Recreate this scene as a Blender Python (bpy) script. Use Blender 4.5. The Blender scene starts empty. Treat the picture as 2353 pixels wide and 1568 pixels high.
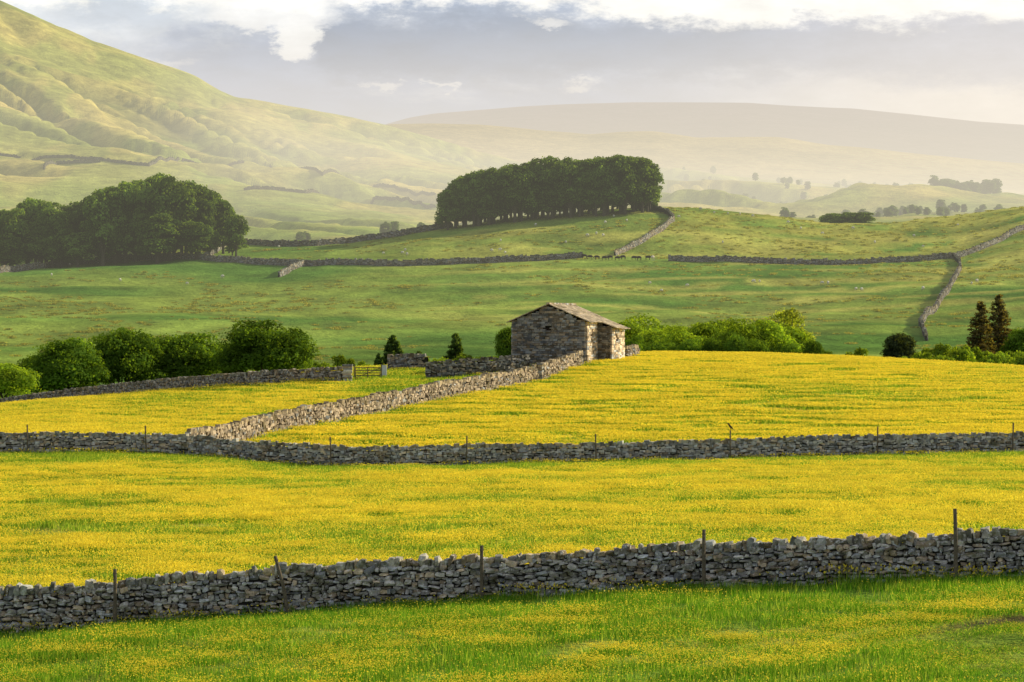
import bpy, math, numpy as np
from mathutils import Vector
rng = np.random.default_rng(7)
sc = bpy.context.scene
sc.view_settings.view_transform='Standard'; sc.view_settings.look='None'; sc.view_settings.exposure=0
# ---------------------------------------------------------------- image coordinates
# image pixel coordinates (column, row) in units of 1/6536 rad, projected from the camera at (0,0,7.3)
K=6536.0; PX_U0=1176.0; PX_V0=784.0; HC=7.3
def X(az,d): return (az-PX_U0)*d/K
def ZZ(ze,d): return HC+(PX_V0-ze)*d/K

# ---------------------------------------------------------------- noise
_tab=rng.random((256,256))
def vnoise(x,y):
    xi=np.floor(x).astype(int); yi=np.floor(y).astype(int); fx=x-xi; fy=y-yi
    fx=fx*fx*(3-2*fx); fy=fy*fy*(3-2*fy)
    a=_tab[xi&255,yi&255]; b=_tab[(xi+1)&255,yi&255]; c=_tab[xi&255,(yi+1)&255]; e=_tab[(xi+1)&255,(yi+1)&255]
    return (a*(1-fx)+b*fx)*(1-fy)+(c*(1-fx)+e*fx)*fy
def fbm(x,y,o=4):
    s=0;a=.5;t=0
    for i in range(o):
        s=s+a*vnoise(x*2**i+17.3*i,y*2**i+5.1*i); t+=a; a*=.5
    return s/t
def sstep(x,a,b):
    t=np.clip((x-a)/(b-a),0,1); return t*t*(3-2*t)

# ---------------------------------------------------------------- terrain
UC=np.concatenate([np.linspace(-6500,-300,60)[:-1],np.linspace(-300,2650,600),np.linspace(2650,8850,60)[1:]])
DR=np.geomspace(12,11500,880)
def smooth(a,n):
    k=np.hanning(n+2)[1:-1]; k/=k.sum()
    return np.convolve(np.pad(a,n//2,mode='edge'),k,mode='valid')[:len(a)]
levels=[]
def Lz(d,pts,n=25):
    p=np.array(pts,float); levels.append((d,smooth(np.interp(UC,p[:,0],p[:,1]),n)))
def Lv(d,pts,n=15):
    p=np.array(pts,float); v=smooth(np.interp(UC,p[:,0],p[:,1]),n); levels.append((d,HC+(PX_V0-v)*d/K))
Lz(10,[(0,-1.2),(1176,-.6),(2353,.3)])
Lz(60,[(0,-1.5),(600,-.9),(1176,-.4),(1760,.2),(2353,.7)])
Lz(80,[(0,-1.25),(600,-.6),(1176,-.1),(1760,.55),(2353,1.0)])
Lz(130,[(0,-.7),(600,-.7),(1176,-.4),(1760,.1),(2353,.4)])
Lz(180,[(0,.11),(400,.1),(600,-.36),(800,-.63),(1176,-.52),(1760,-.16),(2353,.19)])
Lz(200,[(0,.5),(400,.7),(600,.9),(800,.9),(1176,.6),(1760,.6),(2353,.8)])
Lz(240,[(0,.0),(300,.6),(600,1.9),(800,2.5),(1000,2.8),(1176,3.0),(1500,3.6),(1760,3.4),(2353,2.5)])
Lz(300,[(0,.3),(300,1.4),(600,3.2),(790,4.2),(1176,5.2),(1500,5.9),(1760,5.74),(2000,5.3),(2353,4.36),(3000,2.5)])
Lz(345,[(0,-1.3),(600,2),(1176,4),(1500,4.6),(2353,3)])
Lz(420,[(0,-4),(600,-2),(1176,0),(1760,0),(2353,0)])
Lv(520,[(0,850),(2353,845)])
Lv(620,[(0,800),(1176,800),(2353,785)])
Lv(720,[(0,735),(600,740),(1176,735),(1760,730),(2353,705)])
Lv(820,[(0,668),(600,668),(1176,655),(1760,650),(2353,625)])
Lv(900,[(0,632),(600,612),(1176,595),(1500,588),(1760,592),(2200,588),(2353,548)])
Lv(960,[(0,615),(500,582),(800,575),(1040,548),(1200,530),(1450,515),(1600,515),(1900,545),(2200,535),(2353,500),(2700,450)])
Lv(1020,[(-600,620),(0,600),(300,575),(500,561),(640,555),(800,552),(1040,520),(1200,497),(1450,476),(1600,478),(1750,494),(1900,514),(2050,514),(2200,495),(2353,477),(2800,430)])
Lv(1100,[(-600,640),(0,620),(640,580),(1040,545),(1450,510),(1900,540),(2353,510)])
Lv(1500,[(0,640),(1040,620),(2353,590)])
Lv(1800,[(0,570),(600,565),(1000,560),(1500,520),(2353,512)])
Lv(2200,[(-800,430),(0,490),(500,500),(1000,525),(1500,475),(1700,478),(1800,494),(1900,492),(2100,470),(2353,492)])
Lv(2400,[(-800,380),(0,460),(500,480),(1000,505),(1500,478),(1900,496),(2353,496)])
Lv(2700,[(-800,310),(0,385),(300,395),(600,425),(1000,470),(1176,478),(1500,438),(1640,441),(1800,462),(1950,440),(2120,436),(2220,450),(2353,462)],9)
Lv(2900,[(-800,250),(0,330),(300,350),(600,395),(1000,445),(1176,465),(1500,455),(2353,476)])
Lv(3300,[(-800,140),(0,235),(300,285),(600,345),(900,398),(1130,430),(1500,425),(1700,430),(1900,440),(2353,452)])
Lv(3500,[(-800,90),(0,180),(300,245),(600,322),(900,375),(1130,415),(1500,430),(1700,438),(1900,446),(2353,462)])
Lv(3800,[(-800,0),(0,110),(240,190),(400,240),(500,265),(650,298),(870,335),(1000,362),(1130,388),(1300,420),(1530,410),(1700,425),(1900,440),(2353,462)])
Lv(4200,[(-1500,-260),(-300,-95),(0,0),(50,25),(130,62),(240,106),(300,126),(400,160),(450,178),(500,208),(540,225),(650,243),(760,262),(870,285),(950,306),(1060,340),(1130,362),(1250,390),(1400,395),(1530,388),(1620,398),(1700,408),(1900,424),(2100,436),(2353,448),(3000,460)],7)
Lv(4600,[(-1500,-100),(0,120),(500,300),(870,360),(1130,400),(1500,430),(2353,480)])
Lv(5200,[(-1500,250),(0,350),(870,350),(1130,372),(1500,385),(1900,412),(2353,435)])
Lv(6000,[(-1500,350),(700,340),(890,290),(1000,288),(1100,290),(1180,296),(1250,304),(1350,313),(1420,308),(1500,306),(1600,321),(1700,319),(1790,319),(1900,336),(2000,345),(2100,357),(2353,380),(3000,420)],9)
Lv(6500,[(-1500,420),(890,380),(1500,400),(2353,440)])
Lv(7800,[(-1500,380),(890,310),(1200,285),(1700,280),(2353,325)])
Lv(8500,[(-1500,380),(700,330),(890,286),(940,273),(1000,264),(1100,256),(1200,248),(1300,243),(1450,239),(1600,239),(1720,240),(1800,246),(1900,251),(1960,253),(2100,267),(2250,283),(2353,290),(3000,330)],7)
Lv(9500,[(-1500,420),(1500,300),(3000,380)])
Lz(11600,[(0,250),(2353,250)])
ld=np.array([l[0] for l in levels]); lz=np.array([l[1] for l in levels])
def pchip(x,Y,xq):
    h=np.diff(x)[:,None]; dl=np.diff(Y,axis=0)/h
    m=np.zeros_like(Y); m[0]=dl[0]; m[-1]=dl[-1]
    s=dl[:-1]*dl[1:]; w1=2*h[1:]+h[:-1]; w2=h[1:]+2*h[:-1]
    with np.errstate(all='ignore'):
        mm=(w1+w2)/(w1/dl[:-1]+w2/dl[1:])
    m[1:-1]=np.where(s>0,mm,0)
    i=np.clip(np.searchsorted(x,xq)-1,0,len(x)-2); t=((xq-x[i])/(x[i+1]-x[i]))[:,None]; hh=h[i]
    return ((1+2*t)*(1-t)**2)*Y[i]+t*(1-t)**2*hh*m[i]+t*t*(3-2*t)*Y[i+1]+t*t*(t-1)*hh*m[i+1]
Z=pchip(ld,lz,DR)
DD,UU=np.meshgrid(DR,UC,indexing='ij')
XX=(UU-PX_U0)*DD/K; YY=DD
Z+= .16*(fbm(XX/9,YY/9,3)-.5)*sstep(DD,40,60)*(1-sstep(DD,400,500))*(1-.85*sstep(DD,170,230))
hill=sstep(DD,500,650)*(1-sstep(DD,1300,1700))
Z+= 4.4*(fbm(XX/75,YY/50,4)-.5)*hill*(1-.72*sstep(DD,930,1000))
Z+= 1.6*(fbm(XX/16,YY/12,3)-.5)*hill*(1-.4*sstep(DD,930,1000))
far=sstep(DD,1700,2200)
# gullies and terraces sweeping down across the big fell
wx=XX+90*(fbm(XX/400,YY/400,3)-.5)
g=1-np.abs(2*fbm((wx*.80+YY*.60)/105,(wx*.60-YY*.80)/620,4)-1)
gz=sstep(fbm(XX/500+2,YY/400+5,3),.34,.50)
hillA=far*(1-sstep(DD,4150,4600))
Z-= hillA*20*(1-.85*sstep(DD,3950,4200))*sstep(g,.70,.98)*gz
Z+= far*(1-.75*sstep(DD,4000,4200))*28*(fbm(XX/330,YY/260,5)-.5)*(1-.75*sstep(DD,5000,5600))
Z+= far*(1-.75*sstep(DD,4000,4200))*9*(fbm(XX/60,YY/60,4)-.5)*(1-.8*sstep(DD,7800,8500))

def H(x,y):
    x=np.asarray(x,float); y=np.asarray(y,float)
    u=PX_U0+K*x/np.maximum(y,12.01)
    i=np.clip(np.searchsorted(DR,y)-1,0,len(DR)-2); j=np.clip(np.searchsorted(UC,u)-1,0,len(UC)-2)
    a=np.clip((y-DR[i])/(DR[i+1]-DR[i]),0,1); b=np.clip((u-UC[j])/(UC[j+1]-UC[j]),0,1)
    return (Z[i,j]*(1-b)+Z[i,j+1]*b)*(1-a)+(Z[i+1,j]*(1-b)+Z[i+1,j+1]*b)*a
def locate(az,ze,d0,d1):  # follows the camera ray of an image pixel to the terrain
    d=np.linspace(d0,d1,600); h=H(X(az,d),d); l=ZZ(ze,d)
    k=np.nonzero(h>=l)[0]
    if len(k): dd=d[k[0]]
    else: dd=d[np.argmin(l-h)]
    return X(az,dd),dd

# walls in plan
w1p=[(-2600,88),(-600,86),(0,83),(300,83),(650,83),(1176,82),(1617,80),(2195,77),(2353,76.5),(2900,75),(5200,72)]
w2p=[(-900,178),(0,181),(300,181.5),(450,181),(650,179),(800,178),(1176,180),(1760,181),(2353,181.5),(3300,183)]
def wy(p,x):
    a=np.array([(X(u,d),d) for u,d in p]); return np.interp(x,a[:,0],a[:,1])
diag=[(430,182.5),(520,189),(600,197),(800,212),(1000,231),(1240,252),(1335,273)]
dg=np.array([(X(u,d),d) for u,d in diag])
def flower(x,y):
    """share of buttercups"""
    y1=wy(w1p,x); y2=wy(w2p,x); u=PX_U0+K*x/y
    n=fbm(x/7+3,y/6,4); n2=fbm(x/1.6,y/2.2+9,3); nl=fbm(x/16,y/9+20,3)
    f1=sstep(y1-y,2.2,8)*np.clip(.55+2.8*(n-.5)+1.2*(n2-.5)+1.2*(nl-.5)+.3*(1-sstep(u,300,1100))*(1-sstep(y,64,70)),0.06,1)*.85
    f2=sstep(y2-y,4,20)*np.clip(.90+1.7*(n-.5)+.9*(n2-.5)+1.3*(nl-.5),.08,1)
    f2*=1-.42*sstep(u,1600,2300)*sstep(y,115,165)
    f3=np.clip(.92+.9*(fbm(x/12,y/24+4,3)-.5)+.9*(fbm(x/30,y/30+7,3)-.5),.15,1)
    dx=np.interp(y,dg[:,1],dg[:,0])
    left=x<dx
    f3=np.where(left,f3*.78,f3*sstep(x-dx,.3,2.5))
    f3*=np.where(left&(u>800),.15,1)
    f3*=1-sstep(y,318,345)
    return np.where(y<y1,f1,np.where(y<y2,f2,f3))
def track(x,y):
    yc=66.5+.35*(x-11.5)
    return sstep(x,8.8,11.2)*np.exp(-((y-yc)/.8)**2)

# colours
def C(*c): return np.array(c,float)
n1=fbm(XX/14,YY/14,4)[...,None]; n2=fbm(XX/70,YY/55,4)[...,None]; n3=fbm(XX/300+4,YY/220,5)[...,None]; n4=fbm(XX/3,YY/3,3)[...,None]
d3=DD[...,None]; u3=UU[...,None]
grass=C(.12,.23,.025)*(1-n4)+C(.20,.31,.05)*n4
fl=flower(XX,YY)[...,None]*(.35+.45*sstep(d3,80,130)+.15*sstep(d3,170,200))
mead=grass*(1-fl)+C(.80,.65,.10)*fl
tr=track(XX,YY)[...,None]; mead=mead*(1-tr)+C(.10,.075,.05)*tr
cn=sstep(n2,.36,.64)
past=C(.11,.22,.036)*(1-cn)+C(.29,.38,.065)*cn
rough=sstep(n1*.5+n2*.5,.48,.64)
past=past*(1-.5*rough)+C(.14,.19,.045)*.5*rough
gold=sstep(u3,1450,1700)*sstep(d3,820,960)*sstep(n1,.3,.6)
past=past*(1-.7*gold)+C(.55,.50,.10)*.7*gold
sun_strk=sstep(fbm(XX/40+9,YY/9+3,4)[...,None],.53,.62)*sstep(u3,600,1400)*sstep(d3,640,760)
past=past*(1-.65*sun_strk)+C(.52,.48,.11)*.65*sun_strk  # golden streaks: sunlight on the pasture painted into its colour
moor=C(.27,.30,.06)*(1-n3)+C(.68,.52,.18)*n3
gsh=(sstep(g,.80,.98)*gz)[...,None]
moor=moor*(1-.65*gsh)+C(.07,.10,.035)*.65*gsh  # gully shade put into the moor colour to bring out the relief
patch_=sstep(fbm(XX/90+7,YY/160+3,4),.48,.58)[...,None]
moor=moor*(1-.5*patch_)+C(.18,.27,.05)*.5*patch_
vfl=(1-sstep(d3,2500,3100))*sstep(fbm(XX/120,YY/200,3)[...,None],.4,.6)
moor=moor*(1-.6*vfl)+C(.24,.35,.06)*.6*vfl
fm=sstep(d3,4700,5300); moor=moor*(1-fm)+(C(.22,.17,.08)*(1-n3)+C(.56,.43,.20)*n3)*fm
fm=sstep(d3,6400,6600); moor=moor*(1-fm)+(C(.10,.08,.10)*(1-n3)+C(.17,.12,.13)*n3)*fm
wA=sstep(d3,330,380); wB=sstep(d3,1150,1400)
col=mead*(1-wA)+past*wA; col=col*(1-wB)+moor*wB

# ---------------------------------------------------------------- mesh helper
class Geo:
    def __init__(s): s.v=[];s.c=[];s.f=[];s.n=0
    def add(s,v,f,c,m=0):
        v=np.asarray(v,float).reshape(-1,3); f=np.asarray(f,int)
        c=np.asarray(c,float)
        if c.ndim==1: c=np.tile(c,(len(v),1))
        s.v.append(v); s.c.append(c); s.f.append((f+s.n,m)); s.n+=len(v)
    def mesh(s,name,mats,smooth=False):
        v=np.concatenate(s.v); c=np.concatenate(s.c)
        me=bpy.data.meshes.new(name)
        me.vertices.add(len(v)); me.vertices.foreach_set('co',v.astype(np.float32).ravel())
        li=np.concatenate([f.ravel() for f,m in s.f]); sz=np.concatenate([np.full(len(f),f.shape[1]) for f,m in s.f])
        mi=np.concatenate([np.full(len(f),m) for f,m in s.f])
        me.loops.add(len(li)); me.loops.foreach_set('vertex_index',li.astype(np.int32))
        me.polygons.add(len(sz)); me.polygons.foreach_set('loop_start',np.concatenate([[0],np.cumsum(sz)[:-1]]).astype(np.int32))
        try: me.polygons.foreach_set('loop_total',sz.astype(np.int32))
        except Exception: pass
        me.polygons.foreach_set('material_index',mi.astype(np.int32))
        me.polygons.foreach_set('use_smooth',np.full(len(sz),smooth))
        at=me.color_attributes.new('Col','FLOAT_COLOR','POINT')
        at.data.foreach_set('color',np.concatenate([c,np.ones((len(c),1))],1).astype(np.float32).ravel())
        for m in mats: me.materials.append(m)
        me.update(); me.validate()
        return me
def obj(name,me,loc=(0,0,0),rot=0,scale=1,parent=None):
    o=bpy.data.objects.new(name,me); sc.collection.objects.link(o)
    o.location=loc; o.rotation_euler=(0,0,rot)
    o.scale=(scale,)*3 if np.isscalar(scale) else scale
    if parent: o.parent=parent
    return o
def empty(name,loc=(0,0,0),rot=0):
    return obj(name,None,loc,rot)

# ---------------------------------------------------------------- materials
def mat_new(name):
    m=bpy.data.materials.new(name); m.use_nodes=True; nt=m.node_tree; nt.nodes.clear()
    return m,nt,nt.nodes,nt.links
def node(nt,t,**k):
    n=nt.nodes.new(t)
    for a,b in k.items():
        if a.startswith('i_'): n.inputs[a[2:].replace('_',' ')].default_value=b
        else: setattr(n,a,b)
    return n
def mixc(nt,bt,fac,a,b):
    n=nt.nodes.new('ShaderNodeMix'); n.data_type='RGBA'; n.blend_type=bt
    for s,i in ((fac,0),(a,6),(b,7)):
        if hasattr(s,'links'): nt.links.new(s,n.inputs[i])
        else: n.inputs[i].default_value=s
    return n.outputs[2]
def maprange(nt,v,a,b,c,d):
    n=nt.nodes.new('ShaderNodeMapRange'); nt.links.new(v,n.inputs[0])
    for i,q in enumerate((a,b,c,d)): n.inputs[i+1].default_value=q
    return n.outputs[0]
def noise(nt,scale,detail=4,vec=None,rough=.55):
    n=nt.nodes.new('ShaderNodeTexNoise'); n.inputs['Scale'].default_value=scale; n.inputs['Detail'].default_value=detail; n.inputs['Roughness'].default_value=rough
    if vec: nt.links.new(vec,n.inputs['Vector'])
    return n.outputs['Fac']
def leafy(name,trans=.4,scale=1.0,rand=.3,nscale=.35,tint=(1.25,1.35,.6,1)):
    m,nt,N,L=mat_new(name)
    at=node(nt,'ShaderNodeAttribute',attribute_name='Col')
    tc=node(nt,'ShaderNodeTexCoord')
    nz=maprange(nt,noise(nt,nscale,3,tc.outputs['Object']),.3,.7,.75,1.25)
    oi=node(nt,'ShaderNodeObjectInfo'); rr=maprange(nt,oi.outputs['Random'],0,1,1-rand,1+rand)
    mu=node(nt,'ShaderNodeMath',operation='MULTIPLY'); L.new(nz,mu.inputs[0]); L.new(rr,mu.inputs[1])
    vm=node(nt,'ShaderNodeVectorMath',operation='SCALE'); L.new(at.outputs['Color'],vm.inputs[0]); L.new(mu.outputs[0],vm.inputs['Scale'])
    df=node(nt,'ShaderNodeBsdfDiffuse'); L.new(vm.outputs[0],df.inputs[0])
    tl=node(nt,'ShaderNodeBsdfTranslucent'); L.new(mixc(nt,'MULTIPLY',1.0,vm.outputs[0],tint),tl.inputs[0])
    mx=node(nt,'ShaderNodeMixShader'); mx.inputs[0].default_value=trans; L.new(df.outputs[0],mx.inputs[1]); L.new(tl.outputs[0],mx.inputs[2])
    o=node(nt,'ShaderNodeOutputMaterial'); L.new(mx.outputs[0],o.inputs[0]); return m
def solid(name,scale=4,lo=.6,hi=1.3,rough=.9,bump=.0,lichen=None,moss=None,base=None):
    m,nt,N,L=mat_new(name)
    tc=node(nt,'ShaderNodeTexCoord')
    if base: 
        c=node(nt,'ShaderNodeRGB'); c.outputs[0].default_value=(*base,1); cc=c.outputs[0]
    else: cc=node(nt,'ShaderNodeAttribute',attribute_name='Col').outputs['Color']
    v=maprange(nt,noise(nt,scale,5,tc.outputs['Object'],.65),.3,.7,lo,hi)
    vm=node(nt,'ShaderNodeVectorMath',operation='SCALE'); L.new(cc,vm.inputs[0]); L.new(v,vm.inputs['Scale']); c=vm.outputs[0]
    if lichen:
        f=maprange(nt,noise(nt,lichen[0],4,tc.outputs['Object'],.7),.56,.64,0,.8); c=mixc(nt,'MIX',f,c,(*lichen[1],1))
    if moss:
        f=maprange(nt,noise(nt,moss[0],3,tc.outputs['Object'],.6),.57,.70,0,.8); c=mixc(nt,'MIX',f,c,(*moss[1],1))
    b=node(nt,'ShaderNodeBsdfPrincipled'); L.new(c,b.inputs['Base Color']); b.inputs['Roughness'].default_value=rough; b.inputs['Specular IOR Level'].default_value=.2
    if bump:
        bp=node(nt,'ShaderNodeBump'); bp.inputs['Strength'].default_value=.6; bp.inputs['Distance'].default_value=bump
        L.new(noise(nt,scale*3,5,tc.outputs['Object'],.7),bp.inputs['Height']); L.new(bp.outputs[0],b.inputs['Normal'])
    o=node(nt,'ShaderNodeOutputMaterial'); L.new(b.outputs[0],o.inputs[0]); return m
M_stone=solid('drystone',scale=5,lo=.5,hi=1.35,bump=.04,lichen=(9,(.80,.79,.75)),moss=(1.3,(.12,.11,.05)))
M_stone2=solid('drystone_weathered',scale=3,lo=.55,hi=1.35,lichen=(4,(.66,.64,.58)),moss=(.9,(.13,.115,.05)))
M_stone3=solid('drystone_warm',scale=3,lo=.5,hi=1.3,lichen=(4,(.58,.49,.35)),moss=(.9,(.17,.135,.06)))  # warm-tinted drystone, golden sun on the diagonal wall put into its colour
M_barn=solid('barn_masonry',scale=1.6,lo=.55,hi=1.35,lichen=(3,(.46,.42,.35)),moss=(.45,(.18,.14,.095)))
M_core=solid('wall_core',base=(.035,.032,.026),scale=3)  # near-black core paints the shade in the gaps between stones
M_slate=solid('stone_slates',scale=3,lo=.6,hi=1.3,lichen=(2,(.55,.46,.29)),moss=(.8,(.24,.19,.08)))
M_wood=solid('weathered_wood',scale=12,lo=.5,hi=1.3,base=(.16,.13,.09))
M_dark=solid('barn_dark_core',scale=6,base=(.03,.025,.02))  # near-black core colour stands in for the unlit inside behind the openings
M_white=solid('white_paint',scale=6,lo=.85,hi=1.05,base=(.7,.72,.75))
M_leaf=leafy('foliage',.45,nscale=.4,tint=(2.4,2.1,.5,1),rand=.22)
M_bark=solid('bark',scale=4,base=(.08,.068,.05))
M_grass=leafy('meadow_grass_blades',.5,rand=.12,nscale=1.2,tint=(1.8,1.5,.6,1))
M_butter=leafy('buttercup_petals',.45,rand=.06,nscale=1.0,tint=(1.05,1.04,.95,1))
M_wool=solid('wool',scale=5,lo=.85,hi=1.1)
M_feather=solid('feathers',scale=30,base=(.025,.025,.028))
# terrain
M_ter,nt,N,L=mat_new('fell_grassland')
at=node(nt,'ShaderNodeAttribute',attribute_name='Col'); gp=node(nt,'ShaderNodeNewGeometry')
a1=maprange(nt,noise(nt,.8,6,gp.outputs['Position'],.7),.3,.7,.72,1.28)
a2=maprange(nt,noise(nt,.06,6,gp.outputs['Position'],.7),.3,.7,.66,1.34)
a3=maprange(nt,noise(nt,.014,8,gp.outputs['Position'],.78),.3,.7,.62,1.38)
q=node(nt,'ShaderNodeMath',operation='MULTIPLY'); L.new(a1,q.inputs[0]); L.new(a2,q.inputs[1])
q2=node(nt,'ShaderNodeMath',operation='MULTIPLY'); L.new(q.outputs[0],q2.inputs[0]); L.new(a3,q2.inputs[1])
vm=node(nt,'ShaderNodeVectorMath',operation='SCALE'); L.new(at.outputs['Color'],vm.inputs[0]); L.new(q2.outputs[0],vm.inputs['Scale'])
b=node(nt,'ShaderNodeBsdfDiffuse'); L.new(vm.outputs[0],b.inputs[0])
bp=node(nt,'ShaderNodeBump'); bp.inputs['Strength'].default_value=.9; bp.inputs['Distance'].default_value=2.8
L.new(noise(nt,.09,8,gp.outputs['Position'],.7),bp.inputs['Height']); L.new(bp.outputs[0],b.inputs['Normal'])
o=node(nt,'ShaderNodeOutputMaterial'); L.new(b.outputs[0],o.inputs[0])

R,Cn=XX.shape
idx=np.arange(R*Cn).reshape(R,Cn)
F=np.stack([idx[:-1,:-1],idx[:-1,1:],idx[1:,1:],idx[1:,:-1]],-1).reshape(-1,4)
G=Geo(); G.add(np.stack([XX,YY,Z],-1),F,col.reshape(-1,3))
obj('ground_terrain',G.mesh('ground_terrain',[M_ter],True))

# ---------------------------------------------------------------- stones
cube=np.array([(x,y,z) for z in (-1,1) for y in (-1,1) for x in (-1,1)],float)*.5
cubeF=np.array([(0,2,3,1),(4,5,7,6),(0,1,5,4),(2,6,7,3),(0,4,6,2),(1,3,7,5)])
pts={};vv=[]
for x in (-1,0,1):
    for y in (-1,0,1):
        for z in (-1,0,1):
            if (x,y,z)!=(0,0,0): pts[(x,y,z)]=len(vv); vv.append((x,y,z))
hi=np.array(vv,float); ln=np.linalg.norm(hi,axis=1)[:,None]
hiV=hi*.5*np.where(ln>1.6,.84,np.where(ln>1.3,.95,1.05)); hf=[]
for ax in range(3):
    for s in (-1,1):
        o1,o2=[k for k in range(3) if k!=ax]
        for a in (-1,0):
            for b_ in (-1,0):
                q_=[]
                for (p,r) in ((a,b_),(a+1,b_),(a+1,b_+1),(a,b_+1)):
                    t=[0,0,0]; t[ax]=s; t[o1]=p; t[o2]=r; q_.append(pts[tuple(t)])
                flip=(s>0)==(ax==1)
                hf.append(q_[::-1] if flip else q_)
hiF=np.array(hf)
def stones(G,cen,siz,yaw,cols,high=False,jit=.12,tilt=.08,mat=0):
    n=len(cen); V,Fc=(hiV,hiF) if high else (cube,cubeF); nv=len(V)
    v=V[None]*(1+rng.normal(0,jit,(n,nv,1)))+rng.normal(0,jit*.35,(n,nv,3))
    v=v*siz[:,None,:]
    t=rng.normal(0,tilt,n); c,s=np.cos(t)[:,None],np.sin(t)[:,None]
    x=v[...,0]*c-v[...,2]*s; z=v[...,0]*s+v[...,2]*c; y=v[...,1]
    yw=yaw+rng.normal(0,tilt*.8,n); c,s=np.cos(yw)[:,None],np.sin(yw)[:,None]
    w=np.stack([x*c-y*s,x*s+y*c,z],-1)+cen[:,None,:]
    f=(Fc[None]+(np.arange(n)*nv)[:,None,None]).reshape(-1,4)
    G.add(w.reshape(-1,3),f,np.repeat(cols,nv,0),mat)
def stonecol(n,warm=.25):
    b=(.19+.46*rng.random(n)**1.5)[:,None]; k=rng.random(n)[:,None]
    t=np.where(k<warm,C(1.20,.95,.68),np.where(k<.8,C(1.05,.985,.90),C(.98,.99,1.0)))
    return b*t
def polyline(pts,step=.5):
    p=np.array(pts,float); s=np.concatenate([[0],np.cumsum(np.hypot(*np.diff(p,axis=0).T))])
    n=max(4,int(s[-1]/step)); t=np.linspace(0,s[-1],n)
    q=np.stack([np.interp(t,s,p[:,0]),np.interp(t,s,p[:,1])],1)
    k=max(3,int(2.0/step)|1)
    for a in (0,1): q[:,a]=np.convolve(np.pad(q[:,a],k//2,mode='reflect',reflect_type='odd'),np.ones(k)/k,mode='valid')
    s=np.concatenate([[0],np.cumsum(np.hypot(*np.diff(q,axis=0).T))])
    return q,s
def drywall(name,pts,h=1.35,sw=.26,sh=.13,high=False,mat=None,both=True,thick=.55,hvar=.1,warm=.25,parent=None,cope=1.0,bright=1.0,irr=1.0,ct=.72):
    q,s=polyline(pts); Lm=s[-1]; ang=np.arctan2(np.gradient(q[:,1]),np.gradient(q[:,0]))
    zb=H(q[:,0],q[:,1])-.08
    top=h+hvar*(fbm(s/3+rng.random()*90,s*0+2,3)-.5)*2
    def at(t): return np.interp(t,s,q[:,0]),np.interp(t,s,q[:,1]),np.interp(t,s,zb),np.interp(t,s,np.unwrap(ang)),np.interp(t,s,top)
    G=Geo()
    tx=np.stack([-np.sin(ang),np.cos(ang)],1); hw=thick*.5-.12
    ring=[]
    for sg,zt in ((-1,0),(-1,1),(1,1),(1,0)):
        ring.append(np.concatenate([q+tx*sg*hw*(1 if zt==0 else .75),(zb+(top-.1)*zt-.3*(1-zt))[:,None]],1))
    V=np.stack(ring,1).reshape(-1,3); i=np.arange(len(q)-1)*4
    F=np.concatenate([np.stack([i+a,i+a+1,i+a+5,i+a+4],1) for a in (0,1,2)])
    G.add(V,F,(.04,.04,.035),1)
    cs=[];ss=[];ys=[];cl=[]
    z=0
    while z<h+.1:
        hh=sh*rng.uniform(.75,1.35)
        for side in ((-1,1) if both else (-1,)):
            n=int(Lm/sw*1.8)+4; w=sw*rng.uniform(.35,1.75,n); e=np.cumsum(w); e=e[e<Lm]; w=w[:len(e)]
            m=e-w/2; x,y,b,a,tp=at(m); k=z+hh*.5<tp-.02
            x,y,b,a,tp,w_=x[k],y[k],b[k],a[k],tp[k],w[k]
            if not len(x): continue
            nn=len(x); off=side*(thick*.5-.1-.08*z/h)+rng.normal(0,.03,nn)
            wav=sh*.5*(fbm(m[k]/1.1+z*3,m[k]*0+z*7,2)-.5)*2*irr
            cs.append(np.stack([x-np.sin(a)*off,y+np.cos(a)*off,b+z+hh*.5+rng.normal(0,.02*irr,nn)+wav],1))
            ss.append(np.stack([w_*rng.uniform(.84,1.0,nn),rng.uniform(.2,.32,nn),hh*rng.uniform(.62,1.25,nn)],1)); ys.append(a)
            cl.append(stonecol(nn,warm)*(0.8+.2*z/h))
        z+=hh*.97
    n=int(Lm/(sw*.6)); w=rng.uniform(.45,1.35,n)*sw; e=np.cumsum(w); e=e[e<Lm]; w=w[:len(e)]; m=e-w/2
    x,y,b,a,tp=at(m); ch=rng.uniform(.55,1.6,len(x))*sh*1.35*cope
    cs.append(np.stack([x,y,b+tp+ch*.35],1)); ss.append(np.stack([w*1.05,rng.uniform(.75,1.0,len(x))*thick*.8,ch],1)); ys.append(a)
    cl.append(stonecol(len(x),warm)*ct*C(1,1,.88))
    stones(G,np.concatenate(cs),np.concatenate(ss),np.concatenate(ys),np.concatenate(cl)*bright,high,jit=.12 if high else .1,tilt=.15*irr)
    return obj(name,G.mesh(name,[mat or M_stone2,M_core]),parent=parent)
def P(rd): return [(X(u,d),d) for u,d in rd]
drywall('dry_stone_wall',P([(-2000,87.5)]+w1p[1:-1]),h=1.16,sw=.20,sh=.108,high=True,mat=M_stone,hvar=.08,cope=1.45,warm=.25,bright=1.15)
drywall('dry_stone_wall',P(w2p),h=1.22,sw=.24,sh=.13,hvar=.08,warm=.25,bright=1.15,cope=1.1)
drywall('dry_stone_wall',P(diag),h=1.36,sw=.32,sh=.17,hvar=.12,warm=.9,bright=1.0,mat=M_stone3,ct=.9)
drywall('dry_stone_wall',P([(-900,372),(0,338),(250,315),(450,290),(600,276),(790,267)]),h=1.3,sw=.34,sh=.17,warm=.3,bright=.7)
drywall('dry_stone_wall',P([(892,286),(982,284)]),h=1.45,sw=.34,sh=.17,bright=.7,mat=M_stone3)
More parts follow.
